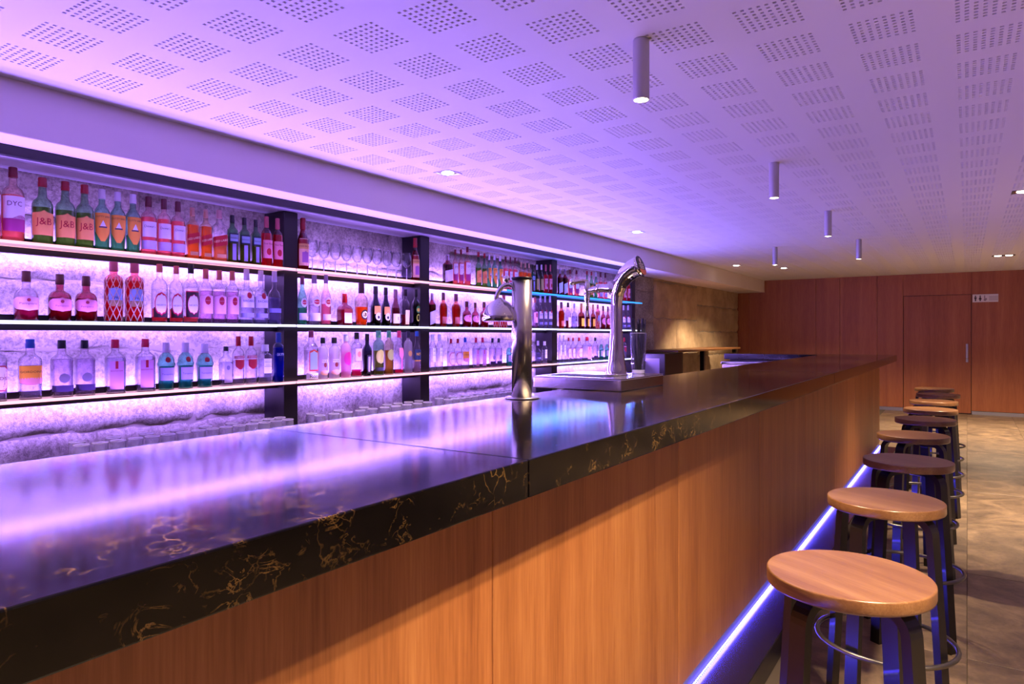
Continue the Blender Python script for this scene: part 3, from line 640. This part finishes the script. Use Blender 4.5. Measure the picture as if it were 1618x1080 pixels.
def bottle_meshes(tn):
    """unit bottle: radius 1, height 1; label faces +x"""
    if tn in BCACHE: return BCACHE[tn]
    t = TYPES[tn]; P = PROF[t['P']]; sq = t.get('sq', 0); n = 24; parts = []
    gm = glass('glass_'+tn, t['g'], frost=t.get('frost', 0), body=t['g'])
    lm = glass('liquid_'+tn, t['l'], frost=.12 if min(lin(t['l'])[:3]) > .45 else .5, gloss=.2, body=t['l'])
    parts.append(('glass_body', MB().lathe(P, n, p=sq or 2).mesh('glass_body', gm), []))
    lp = [(r*.93, max(z, .03)) for r, z in P if z < t['f']]+[(prof_r(P, t['f'])*.93, t['f'])]
    parts.append(('liquid', MB().lathe(lp, n, p=sq or 2).mesh('liquid', lm), []))
    cz = t['cz']; rc = prof_r(P, cz)*1.12
    cap = MB().lathe([(rc, cz), (rc*1.03, cz+.005), (rc*1.03, cz+(1-cz)*.5), (rc*.97, cz+(1-cz)*.52), (rc, .99), (rc*.9, 1)], 16)
    parts.append(('cap', cap.mesh('cap', plain('cap_'+t['cap'], t['cap'], .35)), []))
    for (z0, z1, a, shape, col, text, tc, tz, tw, off) in t['L']:
        m = MB(); nu, nv = 12, (10 if shape not in ('rect', 'slant') else 4); o_ = 1.008+.006*off; vs = []
        for j in range(nv+1):
            tt = j/nv; z = z0+(z1-z0)*tt; ha = half_angle(shape, tt, a, z)
            for i in range(nu+1):
                u = 2*i/nu-1; zz = z
                if shape == 'slant': zz += .045*u
                if shape == 'wave' and j == nv: zz += .03*math.sin(u*PI)
                an = u*ha; x, y = ringpt(an, prof_r(P, zz)*o_, sq); vs.append((x, y, zz))
        fs = [(j*(nu+1)+i, j*(nu+1)+i+1, (j+1)*(nu+1)+i+1, (j+1)*(nu+1)+i) for j in range(nv) for i in range(nu)
              if not (shape == 'ring' and abs(j+.5-nv/2) < nv*.3 and abs(i+.5-nu/2) < nu*.32)]
        m.add(vs, fs, True); me = m.mesh('label', plain('paper_'+col, col, .55)); sub = []
        if text:
            tv, tf, twd, thg = text_raw(text); asp = 6.6  # height to radius ratio of a bottle, roughly
            s = 2*a*tw/twd; zs = s/7.2
            zmax = (z1-z0)*.62 if z1-z0 > .03 else .09
            if thg*zs > zmax: zs = zmax/thg
            vs = []
            for x, y in tv:
                zz = tz+y*zs+(.045*(x*s)/a if shape == 'slant' else 0)
                px, py = ringpt(x*s, prof_r(P, zz)*(o_+.014), sq); vs.append((px, py, zz))
            sub.append(('lettering', MB().add(vs, tf).mesh('lettering', plain('ink_'+tc, tc, .5))))
        parts.append(('label', me, sub))
    if t.get('net'):
        m = MB(); 
        for k in range(9):
            for sgn in (1, -1):
                pts = []
                for j in range(15):
                    z = .03+.72*j/14; an = 2*PI*k/9+sgn*2.1*j/14; r = prof_r(P, z)*1.03
                    pts.append((r*math.cos(an), r*math.sin(an), z))
                m.tube(pts, .018, 4)
        parts.append(('wire_net', m.mesh('wire_net', plain('gold_wire', (.8, .6, .5), .35, .8)), []))
    BCACHE[tn] = parts
    return parts
BAYS = {1: 'first bay', 2: 'second bay', 3: 'third bay', 4: 'fourth bay'}
LEV = ['upper shelf', 'middle shelf', 'lower shelf']
ROWS = {
 (1, 0): [('dyc', -34, -1, 259), ('dyc', 3, 38, 264.5), ('jb', 52, 82, 281), ('jb', 88, 118, 287), ('jb', 119, 148, 292), ('cutty', 148, 174, 299), ('cutty', 174, 198, 303.5),
          ('cutty', 198, 222, 307), ('dew', 222, 247, 310.7), ('dew', 248, 270, 314.5), ('dew', 270, 292, 318.5), ('red', 294, 314, 328), ('red', 316, 334, 331), ('redlow', 335, 358, 332),
          ('bal', 358, 376, 340), ('bal', 377, 395, 344), ('bal', 396, 412, 347), ('rose', 412, 430, 342), ('rose', 430, 447, 345)],
 (1, 1): [('pamlow', 24, 59, 428), ('pam', 78, 111, 433), ('pam', 120, 152, 436), ('apr', 166, 193, 413.5), ('apr', 199, 226, 416), ('neg', 240, 264, 417), ('neg', 268, 289, 420), ('neg2', 290, 313, 417),
          ('hav', 314, 336, 425), ('hav', 336, 357, 427), ('hav', 357, 377, 428), ('bac', 378, 401, 425), ('bac', 401, 423, 427), ('clr', 423, 444, 428)],
 (1, 2): [('ons', -24, 8, 533), ('gor', 31, 64, 535.5), ('pur', 82, 113, 537), ('pur', 119, 148, 537), ('bee', 167, 197, 536), ('bee', 215, 244, 535), ('tan', 249, 276, 541), ('tan', 280, 306, 541),
          ('tan', 310, 337, 543), ('bom', 347, 367, 547), ('smi', 367, 386, 531), ('smi', 387, 406, 531), ('abs', 407, 431, 544), ('sky', 431, 449, 525)],
 (2, 0): [('wax', 469, 488, 344.5), ('wax', 649, 663, 376)],
 (2, 1): [('marg', 470, 485, 436), ('marc', 487, 506, 434), ('marp', 507, 523, 434), ('coin', 532, 557, 464), ('l43', 560, 582, 447), ('bai', 585, 602, 452), ('bai', 602, 617, 454), ('wine', 618, 632, 457),
          ('amb', 632, 648, 457), ('blk', 650, 664, 457)],
 (2, 2): [('bru', 481, 502, 522), ('mal', 502, 518, 533), ('mal', 519, 537, 533), ('pnk', 538, 555, 528), ('cpk', 555, 572, 525), ('jag', 572, 588, 527), ('gry', 589, 607, 522), ('olv', 607, 622, 522),
          ('spo', 623, 638, 522), ('met', 638, 652, 523), ('not', 652, 665, 523)],
 (3, 0): [('drk', 700, 715, 402), ('dyc', 715, 724, 394), ('dyc', 724, 733, 394), ('dyc', 733, 744, 390), ('jb', 751, 761, 398), ('jb', 761, 770, 400), ('cutty', 769, 777, 402), ('cutty', 777, 786, 402),
          ('cutty', 786, 795, 404), ('dew', 795, 803, 405), ('dew', 803, 810, 406), ('dew', 810, 818, 407), ('red', 820, 827, 414), ('red', 827, 833, 415), ('red', 833, 839, 416), ('bal', 839, 845, 418),
          ('grn', 845, 852, 418), ('grn', 852, 859, 418), ('rose', 859, 866, 418), ('rose', 866, 873, 418)],
 (3, 1): [('drk', 677, 688, 463), ('ven', 694, 707, 462), ('ven', 713, 728, 464), ('pam', 730, 745, 476), ('pam', 745, 757, 478), ('pam', 758, 772, 477), ('apr', 779, 790, 466), ('apr', 790, 802, 466),
          ('hav', 841, 850, 469), ('bac', 850, 858, 467), ('bac', 858, 865, 467), ('bac', 865, 873, 467)],
 (3, 2): [('abs', 678, 689, 528), ('abs', 689, 700, 528), ('ons', 707, 718, 535), ('ons', 718, 729, 535), ('gor', 729, 741, 533), ('bee', 747, 757, 533), ('bee', 757, 768, 533), ('pur', 773, 783, 534),
          ('pur', 783, 793, 534), ('tan', 799, 810, 541), ('clr', 845, 855, 538), ('abs', 856, 865, 539)],
 (4, 0): [('drk', 881, 889, 424), ('drk', 889, 897, 425), ('dyc', 897, 905, 426), ('dyc', 907, 915, 427), ('jb', 924, 931, 428), ('jb', 931, 938, 429), ('cutty', 938, 945, 430), ('dew', 945, 953, 430),
          ('dew', 953, 960, 431), ('rose', 984, 990, 436), ('rose', 990, 996, 437)],
 (4, 1): [('ven', 882, 892, 477), ('amb', 893, 902, 478), ('clr', 903, 912, 479), ('amy', 913, 924, 479), ('amy', 925, 932, 481), ('amy', 933, 941, 481), ('apr', 941, 948, 481), ('pam', 949, 957, 483),
          ('pam', 957, 964, 484), ('bac', 982, 989, 482), ('bac', 989, 996, 482)],
 (4, 2): [('abs', 882, 888, 529), ('abs', 888, 894, 529), ('ons', 895, 902, 533), ('ons', 902, 909, 533), ('ons', 910, 920, 533), ('bee', 921, 934, 532), ('pur', 936, 945, 533), ('tan', 946, 954, 537),
          ('tan', 955, 963, 537), ('smi', 983, 990, 533)],
}
rb = random.Random(3)
for (bay, lev), row in ROWS.items():
    cnt = {}
    for r in row: cnt[r[0]] = cnt.get(r[0], 0)+1
    seen = {}
    for (tn, xa, xb, yt) in row:
        X = -3.552; Y, d = onplane((xa+xb)/2, X)
        zb = SHELF_Z[lev]+GT/2+.0005
        R = min(.047, (xb-xa)/2*d/F*.97)
        ix = row.index((tn, xa, xb, yt))
        for nb in (row[ix-1] if ix else None, row[ix+1] if ix < len(row)-1 else None):
            if nb: R = min(R, abs(onplane((nb[1]+nb[2])/2, X)[0]-Y)*.488)
        if TYPES[tn].get('sq'): R *= .93
        H = EYE+(HY-yt)*d/F-zb
        if lev: H = min(H, SHELF_Z[lev-1]-GT/2-.004-zb)
        H = max(.2, min(H, .36)); R = max(.020, R)
        k = seen.get(tn, 0); seen[tn] = k+1; t = TYPES[tn]
        pos = '' if cnt[tn] == 1 else f", {ORD[k]} of {NUM[cnt[tn]]}"
        o = thing(t['n'], f"{t['d']}{pos}, {LEV[lev]}, {BAYS[bay]}", 'bottle', (X, Y, zb), -.2+rb.uniform(-.1, .1), f"bottles on the {LEV[lev]}, {BAYS[bay]}")
        o.scale = (R, R, H)
        for nm, me, sub in bottle_meshes(tn):
            c = link(nm, me, o)
            for sn, sm in sub: link(sn, sm, c)

# ---------------------------------------------------------------- wine glasses and tumblers
wg_b = MB().lathe([(.0045, .085), (.006, .09), (.022, .103), (.034, .125), (.037, .15), (.034, .18), (.031, .205), (.0295, .205), (.0325, .18), (.0355, .15), (.0325, .127), (.021, .105), (.002, .094)], 20, cap0=False).mesh('bowl', M_CLEAR)
wg_s = MB().lathe([(.006, .003), (.0035, .02), (.0032, .06), (.0045, .085)], 10).mesh('stem', M_RIM)
wg_f = MB().lathe([(.031, 0), (.032, .0015), (.006, .004)], 20).mesh('foot', M_CLEAR)
stems = (493.5, 511.6, 530, 547.5, 564.3, 580.5, 595.8, 612.0, 626.0, 642.5)
for k, px in enumerate(stems):
    X = -3.578 if px < 640 else -3.545
    Y, d = onplane(px, X)
    o = thing('wine_glass', f"clear stemmed wine glass, {ORD[k]} of ten between the two brown bottles", 'glass', (X, Y, SHELF_Z[0]+GT/2+.0005), 0, 'wine glasses on the upper shelf')
    link('bowl', wg_b, o); link('stem', wg_s, o); link('foot', wg_f, o)
tb = MB().lathe([(.041, 0), (.034, .128), (.031, .133), (.002, .133), (.002, .125), (.030, .125), (.039, 0)], 20, cap0=False, cap1=False).mesh('tumbler', glass('moulded_glass', (.94, .94, .98), frost=.13, gloss=1.0, body='f6f4ff'))
tr_ = MB().tube([(.0325*math.cos(a*PI/10), .0325*math.sin(a*PI/10), .132) for a in range(20)], .003, 6, closed=True).mesh('base_rim', M_RIM)
for bi, (n, cells) in enumerate(((15, 1), (10, 2), (14, 3))):
    ya = POSTS[cells]+PW+.05; yb = POSTS[cells+1]-.09
    if cells == 1: ya = 1.52
    if cells == 3: yb = 5.3
    for k in range(n):
        for row, xx in enumerate((-3.40, -3.52)):
            if row and k % 2 and k < n-3: continue
            Y = ya+(yb-ya)*k/(n-1)+row*.035
            o = thing('tumbler', f"upturned clear tumbler, {ORD[k]} along the {('front','back')[row]} row, {('first','second','third')[bi]} bay", 'glass', (xx, Y, .6805), 0, 'upturned tumblers on the back counter')
            link('glass_body', tb, o); link('base_rim', tr_, o)

# ---------------------------------------------------------------- stools
def stool_parts():
    SH = .77
    seat = MB().lathe([(.172, SH-.032), (.1755, SH-.030), (.1765, SH-.026), (.1765, SH-.004), (.1755, SH-.001), (.173, SH)], 48).mesh('seat', M_SEAT)
    legs = []
    pts = [(.045, 0, SH-.044), (.105, 0, SH-.044)]
    for q in range(1, 8):
        a = q/7*PI/2*.96; pts.append((.105+.048*math.sin(a), 0, SH-.044-.048*(1-math.cos(a))))
    pts += [(.172, 0, .40), (.196, 0, 0.0)]
    leg = MB().strip(pts, (0, 1, 0), .042, .022).mesh('leg', M_BLACK)
    ring = MB().tube([(.209*math.cos(2*PI*k/40), .209*math.sin(2*PI*k/40), .30) for k in range(40)], .008, 8, closed=True).mesh('foot_ring', M_RING)
    return seat, leg, ring
seat, leg, ring = stool_parts()
STOOLS = [(-.229, 1.745, -30), (-.230, 2.61, -25), (-.218, 3.475, -33), (-.25, 4.38, -20), (-.229, 5.254, -38), (-.228, 5.97, -28), (-.234, 6.73, -20), (-.226, 7.52, -34), (-.283, 8.30, -10)]
SL = ['nearest the camera, seat brightly lit', 'second in the row from the camera', 'third in the row from the camera', 'fourth in the row from the camera', 'fifth in the row from the camera', 'sixth in the row from the camera',
      'seventh in the row from the camera', 'next to last in the row', 'farthest of the row near the panelled wall']
for k, (x, y, a) in enumerate(STOOLS):
    o = thing('bar_stool', f"round wooden bar stool, {SL[k]}", 'stool', (x, y, 0), math.radians(a), 'bar stools along the bar')
    link('seat', seat, o)
    for q in range(4):
        l = link('leg', leg, o); l.rotation_euler = (0, 0, q*PI/2)
    link('foot_ring', ring, o)

# ---------------------------------------------------------------- ceiling lamps
M_PEND = plain('pendant_alu', (.50, .48, .50), .42, .6)
def pendant(x, y, label, e=E_PEND, ln=.215):
    o = thing('pendant_spotlight', label, 'lamp', (x, y, CEIL-ln), 0, 'cylinder spotlights above the bar')
    MB().lathe([(.0265, .0), (.0285, .0), (.029, .004), (.029, ln-.004), (.0285, ln-.001)], 28, cap0=False).build('body', M_PEND, o)
    MB().lathe([(.0265, .012), (.02, .004), (.006, -.003)], 20).build('bulb', M_LAMP, o)
    spot_light('pendant_light', (0, 0, -.008), WARM, e, 74, .6, .022, o)
pendant(-.965, .22, 'grey cylinder spotlight above the near end of the bar')
pendant(-.965, 2.277, 'grey cylinder spotlight nearest above the bar, largest of the five')
pendant(-.98, 4.355, 'second grey cylinder spotlight along the bar from the camera')
pendant(-.98, 6.296, 'third grey cylinder spotlight along the bar from the camera')
pendant(-.99, 8.359, 'fourth grey cylinder spotlight, over the bar end')
pendant(-1.909, 8.526, 'grey cylinder spotlight over the bar return beside a recessed light')
def recessed(x, y, label, n=1, e=E_DOWN, size=100, lam='downlight', tiltx=0, blend=.5):
    o = thing('recessed_downlight', label, 'lamp', (x, y, CEIL), 0, 'recessed ceiling lights')
    w2 = .062; tot = n*.12
    f = MB()
    x0 = -tot/2
    f.box(x0-.006, tot/2+.006, -.066, -.058, -.004, .004).box(x0-.006, tot/2+.006, .058, .066, -.004, .004)
    for q in range(n+1): f.box(x0+q*.12-.006, x0+q*.12+.006, -.058, .058, -.004, .004)
    f.build('frame', M_FRAME if n > 1 else M_ALU, o)
    for q in range(n):
        cx = x0+.06+q*.12
        MB().box(cx-.052, cx+.052, -.056, .056, -.0015, .0005).build('reflector', M_CHROME, o)
        MB().lathe([(.040, 0), (.034, -.006), (.012, -.009)], 20, (cx, 0, -.0016)).build('bulb', M_LAMP, o)
        spot_light(lam, (cx, 0, -.02), WARM, e, size, blend, .03, o, (0, tiltx, 0))
recessed(-2.80, .42, 'small square recessed light near the soffit above the first bay')
recessed(-2.80, 3.451, 'small square recessed light near the soffit above the second bay')
recessed(-2.80, 6.487, 'small square recessed light near the soffit above the last bays')
recessed(-2.90, 10.45, 'recessed light near the far end of the soffit', e=E_DOWN*1.8)
recessed(-2.39, 11.26, 'recessed light behind the hanging spotlight of the bar return', e=E_DOWN*1.8, size=130)
for y, lb, k, cone in ((1.36, 'twin recessed light above the nearest stools', 1.0, 112), (6.23, 'twin recessed light cut by the picture edge', 1.0, 76), (11.10, 'twin recessed light before the wood-panelled wall', 1.25, 128)):
    recessed(.40, y, lb, 2, E_FLOOR*k, cone, 'floor_light', blend=.85)
    recessed(2.30, y, lb.replace('twin recessed light', 'added unseen fill light beside the twin light'), 2, E_FLOOR*.8, 120, 'floor_light', blend=.85)  # this outer row is unseen, added as warm fill light

# ---------------------------------------------------------------- steel tower with hanging dome
tw = thing('beer_tower', 'brushed steel cylinder tower with domed spout on the worktop', 'beer tap', (-1.288, 1.995, ZT))
MB().lathe([(.059, 0), (.060, .003), (.056, .006), (.036, .007)], 36).build('base_flange', M_STEEL, tw)
MB().lathe([(.0352, .006), (.0352, .414)], 40).build('column', M_STEEL, tw)
MB().lathe([(.0365, .414), (.037, .416), (.0365, .420), (.03, .421)], 36).build('cap', M_FRAME, tw)
# spout: arm leaves the column at the back, arcs over and carries a dome
ux, uy = -CT, -ST                       # direction across the bar, away from the column
arc = [(ux*.02, uy*.02, .385)]
for q in range(0, 9):
    a = PI/2+q/8*PI/2*1.05
    arc.append((ux*(.045-.045*math.cos(a)-.0), uy*(.045-.045*math.cos(a)), .335+.06*math.sin(a)))
sp = MB().tube([(px, py, pz) for px, py, pz in arc], .0085, 12).build('spout_arm', M_CHROME, tw)
dc = arc[-1]
MB().lathe([(.057, .0), (.060, .004), (.058, .024), (.048, .048), (.032, .066), (.014, .076), (.010, .082)], 32, (dc[0]*.86, dc[1]*.86, .268)).build('dome', M_CHROME, tw)
MB().lathe([(.002, 0), (.004, .002), (.0045, .016), (.010, .022), (.012, .030), (.009, .040), (.003, .043)], 16, (ux*.053, uy*.053, .385)).build('knob', M_CHROME, tw)

# ---------------------------------------------------------------- drip tray, chrome tap, straw glass
tray = thing('drip_tray', 'raised rectangular stainless steel drip tray on the worktop', 'tray', (-1.312, 2.65, ZT))
MB().bbox(-.20, .20, -.22, .22, 0, .046, .003).build('body', M_TRAY, tray)
MB().bbox(-.20, .20, -.22, .22, .0462, .05, .0012, 1).build('top_plate', M_TRAY, tray)
g = MB()
for q in range(14): g.box(-.17+q*.021, -.160+q*.021, -.16, -.02, .0501, .0512)
gr = g.build('drain_grille', M_FRAME, tray)
ZTR = ZT+.0505
tap = thing('beer_tap', 'curved chrome beer tap with dark oval badge on the drip tray', 'beer tap', (-1.245, 2.672, ZTR))
path = [(0, 0, 0), (0, 0, .01), (0, 0, .05), (0, 0, .10), (0, 0, .16), (0, 0, .24), (0, 0, .30), (.004, 0, .345), (.018, 0, .388), (.045, 0, .424), (.075, 0, .446), (.108, 0, .458)]
rad = [.045, .044, .037, .031, .026, .0235, .0235, .027, .032, .037, .0405, .043]
sm_p, sm_r = [], []
for i in range(len(path)-1):
    for q in range(3):
        tt = q/3; sm_p.append(tuple(path[i][k]*(1-tt)+path[i+1][k]*tt for k in range(3))); sm_r.append(rad[i]*(1-tt)+rad[i+1]*tt)
sm_p.append(path[-1]); sm_r.append(rad[-1])
MB().tube(sm_p, sm_r, 28, up=(0, 1, 0)).build('column', M_CHROME, tap)
MB().lathe([(.048, 0), (.049, .003), (.046, .006)], 36).build('base_ring', M_CHROME, tap)
# badge on the end of the head
tdir = (Vector(path[-1])-Vector(path[-2])).normalized(); bmx = Matrix.Translation(Vector(path[-1])+tdir*.001) @ tdir.to_track_quat('X', 'Z').to_matrix().to_4x4()
def disc_x(name, ry, rz, x0, x1, mat, parent, cy=0, cz=0, z_lo=-9, z_hi=9, n=32):
    pts = []
    for k in range(n):
        a = 2*PI*k/n; pts.append((cy+ry*math.cos(a), min(z_hi, max(z_lo, cz+rz*math.sin(a)))))
    m = MB().add([bmx @ Vector((x0, y, z)) for y, z in pts]+[bmx @ Vector((x1, y, z)) for y, z in pts],
                 [tuple(range(n))[::-1], tuple(range(n, 2*n))]+[(i, (i+1) % n, (i+1) % n+n, i+n) for i in range(n)])
    return m.build(name, mat, parent)
disc_x('badge_rim', .040, .047, -.004, .003, M_CHROME, tap)
bdg = disc_x('badge', .036, .043, .0031, .005, plain('badge_black', '1c1816', .3), tap)
disc_x('badge_foot', .036, .043, .0051, .006, plain('badge_orange', 'f08040', .35), tap, z_hi=-.018)
disc_x('emblem', .008, .011, .0051, .006, plain('badge_cream', 'f2e6d8', .4), bdg, cz=.022)
for k, (hw, zz) in enumerate(((.022, .006), (.022, -.004), (.020, -.0125))):
    m = MB()
    for q in range(5):
        y0 = -hw+q*(2*hw/5)
        m.add([bmx @ Vector((.0056, y0+.0005, zz-.0035)), bmx @ Vector((.0056, y0+2*hw/5-.0012, zz-.0035)), bmx @ Vector((.0056, y0+2*hw/5-.0012, zz+.0035)), bmx @ Vector((.0056, y0+.0005, zz+.0035))], [(0, 1, 2, 3)])
    m.build('lettering', MATS['badge_cream'], bdg)
# faucet towards the bar staff
MB().tube([(.002, 0, .352), (-.03, 0, .370), (-.07, 0, .372), (-.095, 0, .368), (-.125, 0, .366), (-.135, 0, .366)], [.024, .0215, .0165, .015, .011, .011], 20).build('shank', M_CHROME, tap)
MB().tube([(-.078, 0, .372), (-.088, 0, .371)], .019, 20).build('collar', M_CHROME, tap)
MB().tube([(-.14, 0, .405), (-.14, 0, .385), (-.14, 0, .345), (-.14, 0, .325), (-.14, 0, .30), (-.14, 0, .25)], [.010, .013, .015, .012, .0075, .0065], 18).build('faucet', M_CHROME, tap)
MB().tube([(-.14, 0, .402), (-.165, 0, .408), (-.195, 0, .405), (-.205, 0, .405)], [.009, .008, .010, .010], 14).build('handle', plain('brass', (.75, .66, .45), .15, 1), tap)
MB().lathe([(.004, -.015), (.012, -.011), (.0155, 0), (.012, .011), (.004, .015)], 18, (-.212, 0, .405)).build('handle_knob', M_CHROME, tap)

sgl = thing('straw_glass', 'tall clear glass full of black straws on the drip tray', 'glass', (-1.206, 2.815, ZTR))
MB().lathe([(.028, 0), (.029, .002), (.036, .178), (.034, .178), (.0275, .018), (.002, .016)], 28, cap1=False).build('glass_body', M_CLEAR, sgl)
MB().lathe([(.027, .002), (.0275, .016)], 24).build('glass_base', M_RIM, sgl)
MB().tube([(.035*math.cos(a*PI/14), .035*math.sin(a*PI/14), .178) for a in range(28)], .0012, 6, closed=True).build('rim', M_RIM, sgl)
rr = random.Random(5)
for k in range(22):
    a = rr.uniform(0, 2*PI); b = rr.uniform(.3, 1)
    bx, by = .016*math.cos(a)*b, .016*math.sin(a)*b; tx, ty = .044*math.cos(a+rr.uniform(-.6, .6)+.0)*b, .044*math.sin(a)*b
    zt = rr.uniform(.215, .245)
    kx = min(1, .028/max(.001, math.hypot(bx+(tx-bx)*.72, by+(ty-by)*.72))); tx *= kx; ty *= kx
    s = MB().tube([(bx, by, .018), (tx, ty, zt)], .0024, 6).build('drinking_straw', M_BLACK, None, (-1.206, 2.815, ZTR))
    tag(s, 'thin black drinking straw standing in the tall clear glass', 'straw', 'black straws in the tall glass')
